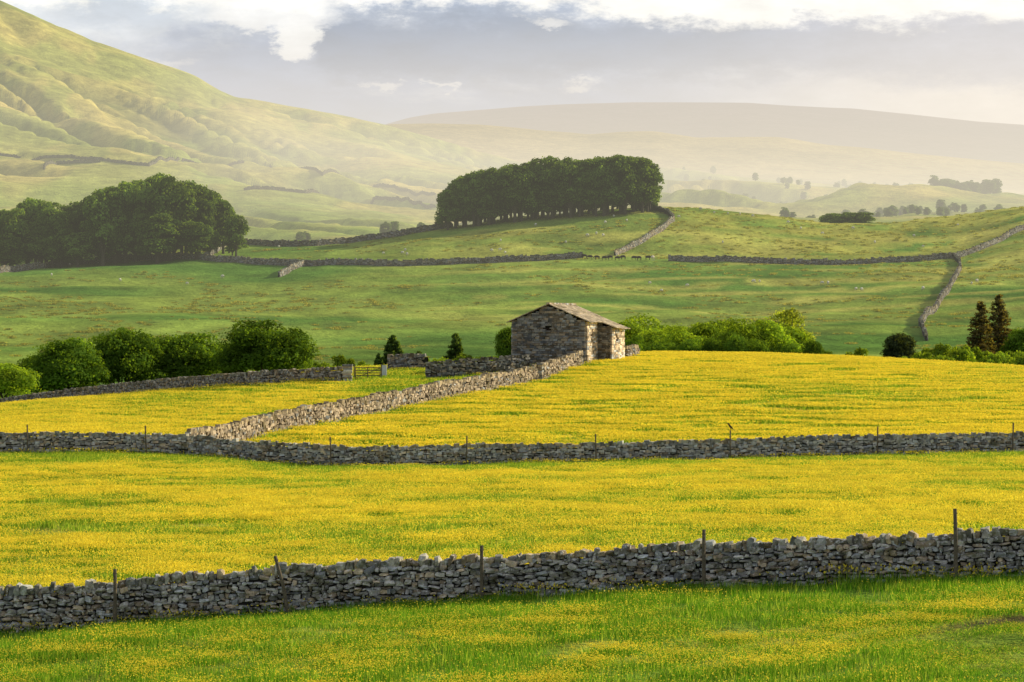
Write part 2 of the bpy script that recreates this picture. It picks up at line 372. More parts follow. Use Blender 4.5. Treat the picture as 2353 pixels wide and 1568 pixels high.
drywall('dry_stone_wall',P([(978,262),(1100,263),(1215,266)]),h=1.6,sw=.34,sh=.17,bright=.7,mat=M_stone3)
drywall('dry_stone_wall',P([(1436,283),(1466,286)]),h=1.15,sw=.34,sh=.17,warm=.6,mat=M_stone3)
def lw(rd,d0,d1,**k):
    return drywall('dry_stone_wall',[locate(u,v,d0,d1) for u,v in rd],sw=.75,sh=.42,thick=.8,hvar=.2,both=False,irr=.5,**k)
lw([(-300,655),(0,628),(150,609),(330,597),(520,603),(700,612),(880,612),(1100,606),(1340,593)],600,1015,h=1.5,bright=.5)
lw([(1535,600),(1700,603),(1900,609),(2050,604),(2192,594)],600,1015,h=1.3,bright=.55)
lw([(2192,594),(2260,572),(2353,528),(2500,470)],600,1015,h=1.3,bright=.65)
lw([(2128,785),(2112,750),(2150,712),(2170,680),(2190,648),(2206,622),(2204,606),(2192,594)],560,1015,h=1.3,bright=.75,warm=.4)
lw([(1412,588),(1450,572),(1480,556),(1520,532),(1548,508),(1535,494),(1500,483),(1450,478)],800,1040,h=1.4,bright=.8,warm=.4)
lw([(500,563),(620,566),(720,566),(820,556),(920,543),(1040,523)],850,1030,h=1.6,bright=.45)
lw([(470,598),(500,578),(522,563)],800,1025,h=1.4,bright=.75); lw([(640,638),(668,622),(700,612)],700,1000,h=1.4,bright=.75)
def fw(rd):
    return drywall('dry_stone_wall',[locate(u,v,1600,4150) for u,v in rd],h=1.8,sw=2.0,sh=.9,thick=1.6,hvar=.3,both=False,bright=.25,mat=M_stone2,irr=.4)
fw([(-100,360),(100,366),(230,370),(340,383),(420,372),(560,376)]); fw([(560,440),(700,445),(860,460),(1000,478)])
fw([(620,385),(740,405),(860,430),(1000,448)]); fw([(100,392),(130,378),(230,374)])

# ---------------------------------------------------------------- posts
def tube(G,p0,p1,r0,r1,col,n=7,m=0,cap=True):
    p0=np.array(p0,float);p1=np.array(p1,float); d=p1-p0; d/=np.linalg.norm(d)+1e-9
    a=np.cross(d,(0,0,1) if abs(d[2])<.9 else (1,0,0)); a/=np.linalg.norm(a); b=np.cross(d,a)
    t=np.linspace(0,2*np.pi,n,endpoint=False)[:,None]; c=np.cos(t)*a+np.sin(t)*b
    V=np.concatenate([p0+c*r0,p1+c*r1]); i=np.arange(n); j=(i+1)%n
    G.add(V,np.stack([i,j,j+n,i+n],1),col,m)
    if cap: G.add(np.concatenate([p1+c*r1]),np.arange(n)[None],col,m)
def post(u,d,h,lean=0,r=.055):
    x=X(u,d); z=float(H(x,d)); G=Geo()
    k=[(0,0,-.3),(lean*.5+rng.normal(0,.01),0,h*.5),(lean,0.03,h)]
    tube(G,k[0],k[1],r*1.1,r,(1,1,1),cap=False); tube(G,k[1],k[2],r,r*.9,(1,1,1))
    for hz in (h-.12,h-.4,h-.75): tube(G,(lean*hz/h-r*1.15,0,hz),(lean*hz/h+r*1.15,0,hz),.012,.012,(1,1,1),5)
    return obj('fence_post',G.mesh('fence_post',[M_wood]),(x,d,z),rng.uniform(-.4,.4) if abs(lean)<.1 else 0)
for u,h,l in ((262,1.66,.02),(665,1.62,-.42),(1106,1.62,.01),(1617,1.68,.0),(2195,1.95,.0)):
    post(u,float(wy(w1p,X(u,80)))-.6,h,l,.055)
for u in (63,336,760,1070,1370,1678,2015,2326,-250,2640):
    post(u,float(wy(w2p,X(u,180)))-.6,1.88+rng.uniform(-.05,.08),rng.normal(0,.04),.05)
def blob(G,c,r,col,n=10,m=0,stretch=None):
    th=np.linspace(0,np.pi,n//2+2); ph=np.linspace(0,2*np.pi,n,endpoint=False)
    V=np.array([(np.sin(t)*np.cos(p),np.sin(t)*np.sin(p),np.cos(t)) for t in th for p in ph])
    V=V*np.array(r)
    if stretch is not None: V=stretch(V)
    k=len(th); i=np.arange(k-1)[:,None]*n; j=np.arange(n)[None]
    F=np.stack([i+j,i+n+j,i+n+(j+1)%n,i+(j+1)%n],-1).reshape(-1,4)
    G.add(V+np.array(c),F,col,m)
px=X(1678,float(wy(w2p,X(1678,180)))-.6); py=float(wy(w2p,px))-.6
G=Geo()
def leanb(V):
    V=V.copy(); V[:,2]+=V[:,0]*-.9; return V
blob(G,(0,0,.15),(.12,.065,.07),(1,1,1),stretch=leanb)
blob(G,(-.10,0,.28),(.05,.042,.045),(1,1,1)); tube(G,(-.14,0,.285),(-.21,0,.27),.018,.003,(1,1,1))
G.add([(.08,-.035,.07),(.08,.035,.07),(.22,.03,-.07),(.22,-.03,-.07),(.08,0,.10),(.22,0,-.05)],[(0,1,2,3),(0,4,5,3),(4,1,2,5)],(1,1,1))
for s in (-.025,.025): tube(G,(0,s,.1),(0,s,.0),.008,.008,(1,1,1),5)
obj('crow',G.mesh('crow',[M_feather]),(px,py,float(H(px,py))+1.92),.2,1.3)

# ---------------------------------------------------------------- barn
TH=math.radians(21)
bx,by=X(1345,274),274.0
barn=empty('stone_barn',(bx,by,0),-TH)
Z0=3.2; ZE=9.2; ZA=10.75; Wd=7.5; L1=3.2; L2=7.0; PJ=1.45
def zroof(x):
    if x<=0: return ZE+(ZA-ZE)*(1-abs(x+Wd/2)/(Wd/2))
    return ZE-x*.36
def face(G,a,b,ztop,openings=(),warm=.3,br=1.0):
    a=np.array(a,float); b=np.array(b,float); L_=np.hypot(*(b-a)); t=(b-a)/L_; yaw=math.atan2(t[1],t[0])
    cs=[];ss=[]; z=Z0
    while z<ZA+.1:
        hh=rng.uniform(.11,.25); s=0
        while s<L_:
            w=rng.uniform(.22,.72)
            if s<.01 or s+w>L_-.25: w=max(.3,min(.5,L_-s)) if s<.01 else L_-s
            if L_-s-w<.15: w=L_-s
            m=s+w/2; zt=ztop(m)
            ok=z+hh*.5<zt-.02
            for (s0,s1,z0,z1) in openings:
                if s0-.02<m<s1+.02 and z0<z+hh*.5<z1: ok=False
            if ok:
                p=a+t*m; cs.append((p[0],p[1],z+hh*.5)); ss.append((w*.96,.3+rng.uniform(-.04,.07),hh*rng.uniform(.84,.97)))
            s+=w
        z+=hh
    cs=np.array(cs); n=len(cs)
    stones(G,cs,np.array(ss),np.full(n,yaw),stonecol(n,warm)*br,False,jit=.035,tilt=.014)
    for (s0,s1,z0,z1) in openings:
        p=a+t*(s0+s1)/2
        stones(G,np.array([(p[0],p[1],z1+.1),(p[0],p[1],z0-.07)]),np.array([(s1-s0+.5,.42,.2),(s1-s0+.3,.42,.12)]),np.full(2,yaw),np.full((2,3),.36)*br,False,.01,.002)
G=Geo()
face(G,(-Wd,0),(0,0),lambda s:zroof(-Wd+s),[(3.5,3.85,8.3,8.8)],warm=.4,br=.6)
face(G,(0,.1),(0,L1),lambda s:ZE,[(1.2,1.7,7.7,8.5)],warm=.8,br=1.6)  # sunward side painted paler and warmer
face(G,(.1,L1),(PJ,L1),lambda s:zroof(s),[],warm=.3,br=.42)  # shaded return painted darker
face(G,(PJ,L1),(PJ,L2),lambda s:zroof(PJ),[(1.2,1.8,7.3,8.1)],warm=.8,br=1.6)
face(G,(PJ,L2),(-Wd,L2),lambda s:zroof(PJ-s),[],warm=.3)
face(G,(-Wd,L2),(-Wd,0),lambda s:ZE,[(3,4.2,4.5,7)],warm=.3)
for zc in (5.9,7.0):
    n=16; xs=np.linspace(-Wd+.4,-.4,n)
    stones(G,np.stack([xs,np.full(n,-.16),np.full(n,zc)],1),np.tile([.28,.2,.09],(n,1)),np.zeros(n),stonecol(n)*.8,False,.05,.02)
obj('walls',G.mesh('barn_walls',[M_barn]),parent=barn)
G=Geo()
def prism(G,y0,y1,xs,m=0):
    V=[]
    for y in (y0,y1):
        for (x,z) in xs: V.append((x,y,z))
    n=len(xs)
    for k in range(n):
        j=(k+1)%n; G.add([V[k],V[j],V[n+j],V[n+k]],[(0,1,2,3)],(1,1,1),m)
    G.add(V[:n],[tuple(range(n))],(1,1,1),m); G.add(V[n:],[tuple(range(n))],(1,1,1),m)
i_=.08
prism(G,i_,L2-i_,[(-Wd+i_,Z0),(-i_,Z0),(-i_,ZE-.08),(-Wd/2,ZA-.1),(-Wd+i_,ZE-.08)])
prism(G,L1+i_,L2-i_-.01,[(-.2,Z0),(PJ-i_,Z0),(PJ-i_,zroof(PJ)-.1),(-.2,ZE-.12)])
obj('interior_core',G.mesh('barn_core',[M_dark]),parent=barn)
G=Geo()
def slope(G,xr,zr,xe,ze_,y0,y1):
    Ls=math.hypot(xe-xr,ze_-zr); a=math.atan2(ze_-zr,xe-xr)
    n=int(Ls/.36)
    for r in range(n+1):
        s=Ls*(r+.5)/(n+.5); y=y0+rng.uniform(-.08,.05)
        x=xr+(xe-xr)*s/Ls; z=zr+(ze_-zr)*s/Ls+.06
        while y<y1:
            w=rng.uniform(.35,.75); w=min(w,y1-y) if y1-y-w>.15 else y1-y
            V=cube*np.array([.58,w*.97,.07])*(1+rng.normal(0,.03,(8,1)))+rng.normal(0,.01,(8,3))
            aa=a+(.07 if xe>xr else -.07)*1.0
            c,s_=math.cos(aa),math.sin(aa)
            W=np.stack([V[:,0]*c-V[:,2]*s_+x,V[:,1]+y+w/2,V[:,0]*s_+V[:,2]*c+z+.02+.05*math.sin(y*.8)],1)
            G.add(W,cubeF,C(1.15,.94,.66)*rng.uniform(.28,.55))
            y+=w
slope(G,-Wd/2,ZA+.08,.38,ZE-.08,-.25,L2+.25)
slope(G,-Wd/2,ZA+.08,-Wd-.35,ZE-.06,-.25,L2+.25)
slope(G,.1,ZE+.0,PJ+.4,zroof(PJ)-.12,L1-.1,L2+.25)
n=17; ys=np.linspace(-.1,L2+.1,n)
stones(G,np.stack([np.full(n,-Wd/2),ys,np.full(n,ZA+.2)],1),np.tile([.36,.46,.14],(n,1)),np.zeros(n),stonecol(n,.7)*1.0,False,.03,.03)
obj('roof',G.mesh('barn_roof',[M_slate]),parent=barn)
G=Geo()
face(G,(-Wd-1.0,1.0),(-Wd-.1,1.0),lambda s:5.6+1.1*s+.3*(s>.5),[],br=.55)
face(G,(-Wd-1.0,1.0),(-Wd-1.0,3.5),lambda s:5.5,[],br=.55)
obj('lean_to_wall',G.mesh('lean_to',[M_barn]),parent=barn)
def pillar(u,d,h,w=.55,name='stone_gate_pillar'):
    x=X(u,d); z=float(H(x,d)); G=Geo(); n=int(h/.17)
    for k in range(n):
        stones(G,np.array([(rng.normal(0,.015),0,k*.17+.05)]),np.array([(w*rng.uniform(.9,1.1),.6,.165)]),np.zeros(1),stonecol(1,.5)*1.1,False,.05,.02)
    stones(G,np.array([(0,0,n*.17+.05)]),np.array([(w*1.2,.7,.18)]),np.zeros(1),stonecol(1)*1.1,False,.05,.02)
    obj(name,G.mesh(name,[M_stone3]),(x,d,z))
pillar(798,266.0,1.7,.85); pillar(1240,251.3,1.55,.42)
gx0,gx1=X(815,268),X(874,268); gz_=float(H(gx0,268))+.05; G=Geo()
def box(G,a,b,col=(1,1,1),m=0):
    a=np.array(a);b=np.array(b); G.add((cube+.5)*(b-a)+a,cubeF,col,m)
Wg=gx1-gx0
for hz in (.15,.4,.62,.85,1.12): box(G,(0,-.02,hz),(Wg,.02,hz+.08))
for xx in (0,Wg/2-.04,Wg-.09): box(G,(xx,-.045,.05),(xx+.09,-.021,1.25))
tube(G,(0.05,-.06,.2),(Wg-.1,-.06,1.1),.035,.035,(1,1,1),6)
for xx in (-.12,Wg+.03): box(G,(xx,-.07,-.3),(xx+.1,.07,1.5))
obj('field_gate',G.mesh('field_gate',[M_wood]),(gx0,268,gz_),.05)
G=Geo(); box(G,(-.25,-.12,.25),(.25,.12,1.15)); box(G,(-.2,-.05,-.2),(-.1,.05,.24)); box(G,(.1,-.05,-.2),(.2,.05,.24)); box(G,(-.28,-.15,1.152),(.28,.15,1.2))
obj('white_feed_box',G.mesh('white_box',[M_white]),(X(882,270),270,float(H(X(882,270),270))))

# ---------------------------------------------------------------- trees
def unit(n):
    v=rng.normal(0,1,(n,3)); return v/np.linalg.norm(v,axis=1)[:,None]
def leaves(G,pos,nrm,size,col,m=1):
    n=len(pos); nn=nrm/np.linalg.norm(nrm,axis=1)[:,None]
    a=np.cross(nn,unit(n)); a/=np.linalg.norm(a,axis=1)[:,None]+1e-9; b=np.cross(nn,a)
    s=size[:,None]; e=rng.uniform(.7,1.2,(n,1))
    V=np.stack([pos-a*s,pos-b*s*e*.7,pos+a*s,pos+b*s*e*.7],1).reshape(-1,3)
    G.add(V,np.arange(4*n).reshape(n,4),np.repeat(col,4,0),m)
def tree_mesh(name,h,r,tr,nl,nleaf,leaf,base=(.105,.18,.026),flat=.8,lean=0,bark=(1,1,1),ls=(.16,.42),low=-.7,shell=(.5,.98),skirt=0,irr=.16):
    """crown of leafy boughs: an uneven shell of lobes over a hollow interior of darker-coloured leaves"""
    G=Geo(); cz=(h+tr)/2; rz=(h-tr)/2
    D=unit(nl*4); D=D[D[:,2]>low][:nl]; nl=len(D)
    # a few main limbs push their side of the crown further out
    dirs=unit(5); grow=1+irr*np.max([np.clip((D@d_)-.4,0,1)*rng.uniform(.6,1.6) for d_ in dirs],axis=0)*2-irr*.7
    if skirt:
        k=D[:,2]<0; q=np.hypot(D[:,0],D[:,1])+1e-6; D[k,:2]*=((1-skirt)+skirt/np.maximum(q[k],.25))[:,None]
    rad=rng.uniform(*shell,nl)[:,None]
    lr=rng.uniform(*ls,nl)*min(r,rz)
    ext=(np.array([r,r,rz])-lr[:,None]*.85)*grow[:,None]
    cen=D*rad*ext+np.array([0,0,cz]); cen[:,0]+=lean*(cen[:,2]/h)
    lb=rng.uniform(.7,1.35,nl)
    k=rng.choice(nl,nleaf,p=lr**2/np.sum(lr**2)); v=unit(nleaf); v[:,2]=np.where(v[:,2]<-.35,-v[:,2],v[:,2])
    rr=np.where(rng.random(nleaf)<.8,rng.uniform(.84,1.05,nleaf),rng.uniform(.3,.85,nleaf))
    bump=1+.28*np.sin(v[:,0]*6+k)*np.sin(v[:,1]*6+k*2)*np.sin(v[:,2]*5+k*3)
    pos=cen[k]+v*(lr[k]*rr*bump)[:,None]*np.array([1.2,1.2,flat])
    nrm=v+rng.normal(0,.35,(nleaf,3))
    colr=np.array(base)*(lb[k]*rng.uniform(.8,1.25,nleaf))[:,None]*np.where(rr<.84,.6,1)[:,None]  # inner leaves darkened, crown shade put into their colour
    leaves(G,pos,nrm,leaf*rng.uniform(.6,1.3,nleaf),colr)
    n2=nleaf//16; v=unit(n2); k=rng.choice(nl,n2)
    leaves(G,cen[k]+v*(lr[k]*rng.uniform(1.0,1.25,n2))[:,None],v+rng.normal(0,.8,(n2,3)),leaf*rng.uniform(.5,.9,n2),np.tile(base,(n2,1)))
    t0=np.array([0,0,-.6]); t1=np.array([lean*.2,0,tr*1.0+rz*.25])
    tube(G,t0,t1,h*.03,h*.02,bark,8,0,False)
    for i in rng.choice(nl,min(nl,14),replace=False):
        mid=(t1*.5+cen[i]*.5)+rng.normal(0,.2,3); st=t1*rng.uniform(.6,1.0)
        tube(G,st,mid,h*.013,h*.008,bark,5,0,False); tube(G,mid,cen[i],h*.008,h*.003,bark,5,0,False)
    return G.mesh(name,[M_bark,M_leaf],False)
def conifer_mesh(name,h,r,base=(.10,.16,.045),n=20000,leaf=.2,droop=.12):
    G=Geo(); tube(G,(0,0,-.5),(0,0,h*.97),h*.02,.03,(1,1,1),7,0,False)
    P_=[];Nn=[];Cc=[]
    nb=int(h*14)
    for i in range(nb):
        z=h*(.04+.94*(i/nb)); rr=r*(1-(z/h))**.75*rng.uniform(.65,1.12)+.12; a=rng.uniform(0,2*np.pi)
        d=np.array([math.cos(a),math.sin(a),0]); e=np.array([0,0,z])+d*rr+np.array([0,0,-droop*rr+ .1])
        tube(G,(0,0,z),e,.03,.01,(.8,.8,.8),4,0,False)
        m=max(14,int(n/nb*(rr/r)*2)); t=rng.uniform(.1,1.05,m)**.8
        side=np.cross(d,(0,0,1)); w=rng.normal(0,.28,m)*rr*(1.2-t)
        p=np.array([0,0,z])+(e-np.array([0,0,z]))*t[:,None]+side*w[:,None]+rng.normal(0,.10,(m,3))
        P_.append(p); Nn.append(d*.6+np.tile([0,0,.8],(m,1))+rng.normal(0,.6,(m,3))); Cc.append(np.array(base)*rng.uniform(.6,1.4,(m,1)))
    P_=np.concatenate(P_); leaves(G,P_,np.concatenate(Nn),leaf*rng.uniform(.6,1.3,len(P_)),np.concatenate(Cc))
    return G.mesh(name,[M_bark,M_leaf],False)
def place(name,me,u,d,vtop,h0,sx=1,parent=None,sink=0):
    x=X(u,d); zg=float(H(x,d)); s=(ZZ(vtop,d)-zg)/h0
    return obj(name,me,(x,d,zg-sink),rng.uniform(0,6.28),(s*sx,s*sx,s),parent)
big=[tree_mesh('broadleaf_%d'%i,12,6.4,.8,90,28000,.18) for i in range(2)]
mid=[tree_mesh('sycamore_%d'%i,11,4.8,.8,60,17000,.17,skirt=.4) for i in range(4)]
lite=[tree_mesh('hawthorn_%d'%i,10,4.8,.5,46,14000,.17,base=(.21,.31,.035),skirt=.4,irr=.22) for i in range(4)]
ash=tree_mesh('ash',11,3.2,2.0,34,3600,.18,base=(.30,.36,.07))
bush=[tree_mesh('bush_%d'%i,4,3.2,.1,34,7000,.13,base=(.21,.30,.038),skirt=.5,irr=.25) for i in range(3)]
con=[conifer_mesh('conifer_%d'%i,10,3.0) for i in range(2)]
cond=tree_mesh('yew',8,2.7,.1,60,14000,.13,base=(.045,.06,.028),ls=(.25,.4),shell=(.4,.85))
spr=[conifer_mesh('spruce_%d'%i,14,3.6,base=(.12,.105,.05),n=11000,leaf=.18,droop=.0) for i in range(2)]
place('broadleaf_tree',big[0],606,398,726,12,1.25)
place('broadleaf_tree',big[1],285,400,740,12,1.0)
place('broadleaf_tree',mid[0],150,392,774,11,1.25)
place('broadleaf_tree',mid[1],430,405,752,11,1.25)
place('broadleaf_tree',mid[2],355,412,764,11,1.1)
place('broadleaf_tree',mid[3],210,410,778,11,1.15); place('broadleaf_tree',mid[0],510,412,784,11,1.0); place('broadleaf_tree',mid[2],695,408,800,11,.75)
place('broadleaf_tree',mid[1],100,400,802,11,1.1)
place('broadleaf_tree',lite[0],15,375,820,10,1.2); place('broadleaf_tree',lite[1],-60,380,815,10,1.1); place('broadleaf_tree',mid[2],-250,390,780,11,1)
place('conifer_tree',con[0],903,400,770,10,1.25); place('conifer_tree',con[1],1046,400,766,10,1.1); place('conifer_tree',con[1],962,395,806,10,1.15)
place('conifer_tree',con[0],870,398,812,10,1.0)
place('hawthorn_bush',bush[0],580,345,850,4,1.5); place('hawthorn_bush',bush[1],520,350,872,4,1.2)
for u,v,d in ((700,835,380),(740,822,385),(790,816,380),(835,830,385),(1010,810,385),(1065,806,385),(1105,808,385),(985,822,380),(100,890,350),(650,865,350),(1135,810,380),(760,830,375),(930,818,385)):
    place('hawthorn_bush',bush[int(rng.integers(3))],u,d,v,4,.65 if v>800 else .8)
for u,v in ((1432,722),(1475,716),(1520,734),(1562,740),(1605,728),(1650,718),(1700,722),(1752,716),(1795,732)):
    place('hawthorn_tree',lite[int(rng.integers(4))],u,rng.uniform(395,425),v,10,rng.uniform(.85,1.15))
for u,v in ((1170,748),(1500,775),(1545,780),(1590,770),(1640,775),(1690,768),(1740,775),(1785,785),(1825,780),(1865,780),(1895,795),(1455,765)):
    place('hawthorn_tree',mid[int(rng.integers(4))],u,rng.uniform(385,395),v,11,.75)
place('ash_tree',ash,1818,432,694,11,1.15); place('ash_tree',ash,1845,430,742,11,.95)
for u,v in ((1968,800),(1945,810),(2000,811),(2120,798),(2150,790),(2190,781),(2215,794),(2250,798),(2290,794),(2335,794),(2380,790),(2160,804),(2310,808)):
    place('hawthorn_bush',bush[int(rng.integers(3))],u,rng.uniform(385,410),v,4,.65)
place('yew_tree',cond,2066,405,748,8,1.0)
place('spruce_tree',spr[0],2253,430,690,14,1.1); place('spruce_tree',spr[1],2294,435,675,14,1.1)
place('broadleaf_tree',mid[1],2350,425,735,11,.8); place('broadleaf_tree',mid[0],2450,430,740,11,.9)
# copses
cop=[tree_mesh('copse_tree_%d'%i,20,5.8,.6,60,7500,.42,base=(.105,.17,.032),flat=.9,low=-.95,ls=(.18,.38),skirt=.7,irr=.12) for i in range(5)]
def copse(name,prof,us,drange,sx=1.0,ref=20,rnd=8,parent=None,drop=0):
    e=parent or empty(name); p=np.array(prof,float)
    for u in us:
        d=rng.uniform(*drange); u2=u+rng.normal(0,5); v=np.interp(u2,p[:,0],p[:,1])+abs(rng.normal(0,rnd))+drop*rng.uniform(.7,1.3)
        place('tree',cop[int(rng.integers(5))],u2,d,v,ref,sx*rng.uniform(.85,1.2),e)
    return e
profC=[(1018,440),(1045,405),(1080,385),(1130,370),(1200,358),(1260,348),(1350,346),(1440,344),(1480,348),(1500,375)]
e=copse('tree_copse',profC,list(np.linspace(1030,1498,26))+list(np.linspace(1030,1495,22)),(985,1000),1.0)
copse('',[(a,b+6) for a,b in profC],list(np.linspace(1050,1480,22)),(1012,1030),.95,parent=e)
copse('',profC,list(np.linspace(1022,1500,15)),(990,1005),1.5,parent=e,drop=72)
profL=[(-400,470),(0,475),(50,448),(100,436),(128,472),(165,455),(200,434),(270,404),(330,394),(370,380),(420,394),(470,412),(510,440),(540,475)]
e=copse('tree_copse',profL,list(np.linspace(-300,540,34))+list(np.linspace(-300,520,26)),(935,965),.9)
copse('',[(a,b+10) for a,b in profL],list(np.linspace(-300,490,22)),(985,1010),1.0,parent=e)
copse('',profL,list(np.linspace(-300,535,20)),(930,950),1.5,parent=e,drop=78)
e=empty('distant_trees')
def scatter(n,u0,u1,d0,d1,h0,h1,sx=1.2):
    for i in range(n):
        u=rng.uniform(u0,u1); d=rng.uniform(d0,d1); x=X(u,d); s=rng.uniform(h0,h1)/20
        obj('tree',cop[int(rng.integers(5))],(x,d,float(H(x,d))-1),rng.uniform(0,6),(s*sx,s*sx,s),e)
for u,d in ((690,1850),(700,1860),(885,1900),(905,1910),(968,1900),(1010,1900)): 
    x=X(u,d); obj('tree',cop[int(rng.integers(5))],(x,d,float(H(x,d))-1),0,(.7,.7,.62),e)
scatter(130,1760,2350,1950,2260,6,12); scatter(36,2140,2290,2690,2790,12,20); scatter(80,1700,2350,2750,3400,7,13); scatter(8,2020,2060,3300,3400,12,16); scatter(60,1560,2350,3500,4200,8,14)
for i in range(5): 
    x=X(1905+i*20,1075); obj('tree',cop[i%5],(x,1075,float(H(x,1075))-1),i,(.75,.75,.42),e)

# ---------------------------------------------------------------- livestock
def quad_mesh(name,body,head,cow=False):
    G=Geo()
    def bar(V):
        V=V.copy(); V[:,2]+=.05*np.cos(V[:,0]*2); V[:,2]*=np.where(V[:,0]<0,1.05,.95); return V
    Lb,hb=(1.25,1.0) if cow else (.62,.62)
    rb=.34 if cow else .26
    blob(G,(0,0,hb),(Lb*.62,rb,rb*1.1),body,12,stretch=bar)
    blob(G,(-Lb*.5,0,hb+.03),(rb*.9,rb*.9,rb*1.0),body,10)
    tube(G,(-Lb*.6,0,hb+.1),(-Lb*.85,0,hb-.1),rb*.5,rb*.35,body,8)
    blob(G,(-Lb*.95,0,hb-.2),(rb*.62,rb*.33,rb*.36),head,8)
    for s in (-1,1): blob(G,(-Lb*.82,s*rb*.5,hb-.1),(.04,.1,.03),head,6)
    for lx in (-Lb*.42,Lb*.42):
        for s in (-1,1):
            kx=lx+(.06 if lx>0 else -.02)
            tube(G,(lx,s*rb*.55,hb-rb*.5),(kx,s*rb*.55,hb*.42),rb*.33,rb*.18,body,6,cap=False)
            tube(G,(kx,s*rb*.55,hb*.42),(lx,s*rb*.55,0),rb*.17,rb*.13,head,6)
    tube(G,(Lb*.6,0,hb+.1),(Lb*.68,0,hb*.5),.04,.025,body,5)
    return G.mesh(name,[M_wool],True)
sheepm=quad_mesh('sheep',(.72,.69,.60),(.3,.28,.24))
cowm=quad_mesh('cow',(.03,.025,.022),(.02,.02,.02),True); coww=quad_mesh('cow_pale',(.55,.5,.42),(.5,.45,.4),True)
fl_=empty('sheep_flock')
sh=[(930,578),(925,585),(935,588),(1130,580),(1148,578),(1160,584),(1370,541),(1385,545),(1350,546),(1640,492),(1672,494),(1700,495),(1730,500),(1150,556),(1560,502),(228,608),(118,636),(276,648),(430,655),(510,640),(735,556),(640,570),(655,566),(1492,655),(1520,672),(1732,652),(1745,650),(1888,655),(1902,655),(1966,668),(1980,670),(2120,668),(2245,650),(2232,655),(1840,528),(1960,528),(2010,560),(2100,545),(2120,570),(1660,560),(1440,510),(1410,500),(1578,660),(1390,515),(1230,520),(1300,560),(880,585),(1810,515),(1890,540),(2200,520),(160,612),(1610,484)]
for u,v in sh:
    x,d=locate(u,v,560,1018); obj('sheep',sheepm,(x,d,float(H(x,d))),rng.uniform(0,6.28),rng.uniform(.85,1.2),fl_)
hd=empty('cattle_herd')
for i,u in enumerate((1343,1354,1372,1388,1402,1418,1432,1456,1468,1488)):
    x,d=locate(u,597+rng.uniform(-2,3),700,1018); obj('cow',cowm,(x,d,float(H(x,d))),rng.uniform(-.6,.6)+(3.14 if i%2 else 0),1.0,hd)
x,d=locate(1500,600,700,1018); obj('cow',coww,(x,d,float(H(x,d))),1.2,1.2,hd)

# ---------------------------------------------------------------- meadow sward
def patch(name,size,nb,w,h,nf,fs,green=(.10,.20,.02)):
    G=Geo(); b=np.zeros((nb,3)); b[:,:2]=np.clip(rng.normal(0,size*.36,(nb,2)),-size,size)
    a=rng.uniform(0,6.28,nb); t=np.stack([np.cos(a),np.sin(a),a*0],1); ww=w*rng.uniform(.6,1.4,nb)[:,None]
    hh=h*rng.uniform(.5,1.15,nb); tip=b+np.stack([rng.normal(0,.28,nb)*hh,rng.normal(0,.28,nb)*hh,hh],1)
    b[:,2]=-.06
    V=np.stack([b-t*ww/2,b+t*ww/2,tip],1).reshape(-1,3)
    k=rng.random(nb)[:,None]; c=np.array(green)*(.7+.7*k)+(k>.72)*C(.24,.16,.06)
    G.add(V,np.arange(3*nb).reshape(nb,3),np.repeat(c,3,0),0)
    if nf:
        p=np.concatenate([np.clip(rng.normal(0,size*.36,(nf,2)),-size,size),(h*rng.uniform(.75,1.2,nf))[:,None]],1)
        nrm=unit(nf); nrm[:,2]=np.abs(nrm[:,2])+.4
        cc=np.array([.97,.81,.08])*rng.uniform(.9,1.03,(nf,1))
        leaves(G,p,nrm,fs*rng.uniform(.7,1.2,nf),cc,1)
        leaves(G,p,unit(nf)*C(1,1,.15),fs*.7*rng.uniform(.7,1.2,nf),cc,1)
    return G.mesh(name,[M_grass,M_butter])
sward=empty('meadow_sward')
def gn(src):
    ng=bpy.data.node_groups.new('scatter','GeometryNodeTree')
    ng.interface.new_socket('Geometry',in_out='INPUT',socket_type='NodeSocketGeometry'); ng.interface.new_socket('Geometry',in_out='OUTPUT',socket_type='NodeSocketGeometry')
    N=ng.nodes; gi=N.new('NodeGroupInput'); go=N.new('NodeGroupOutput'); io=N.new('GeometryNodeInstanceOnPoints'); oi=N.new('GeometryNodeObjectInfo'); oi.inputs['Object'].default_value=src
    ra=N.new('GeometryNodeInputNamedAttribute'); ra.data_type='FLOAT_VECTOR'; ra.inputs['Name'].default_value='rot'
    sa=N.new('GeometryNodeInputNamedAttribute'); sa.data_type='FLOAT_VECTOR'; sa.inputs['Name'].default_value='scl'
    er=N.new('FunctionNodeEulerToRotation'); L=ng.links
    L.new(gi.outputs[0],io.inputs['Points']); L.new(oi.outputs['Geometry'],io.inputs['Instance'])
    L.new(ra.outputs['Attribute'],er.inputs[0]); L.new(er.outputs[0],io.inputs['Rotation']); L.new(sa.outputs['Attribute'],io.inputs['Scale'])
    L.new(io.outputs[0],go.inputs[0]); return ng
def emit(name,mesh,x,y,scl,parent,zoff=0):
    if not len(x): return
    src=obj(name+'_tuft',mesh,(x[0],y[0],float(H(x[0],y[0]))),0,1,parent)
    me=bpy.data.meshes.new(name); z=H(x,y)+zoff
    me.vertices.add(len(x)); me.vertices.foreach_set('co',np.stack([x,y,z],1).astype(np.float32).ravel())
    r=me.attributes.new('rot','FLOAT_VECTOR','POINT'); s=me.attributes.new('scl','FLOAT_VECTOR','POINT')
    sl=np.zeros((len(x),3)); sl[:,2]=rng.uniform(0,6.28,len(x))
    r.data.foreach_set('vector',sl.astype(np.float32).ravel()); s.data.foreach_set('vector',scl.astype(np.float32).ravel())
    o=obj(name,me,parent=parent); md=o.modifiers.new('scatter','NODES'); md.node_group=gn(src)
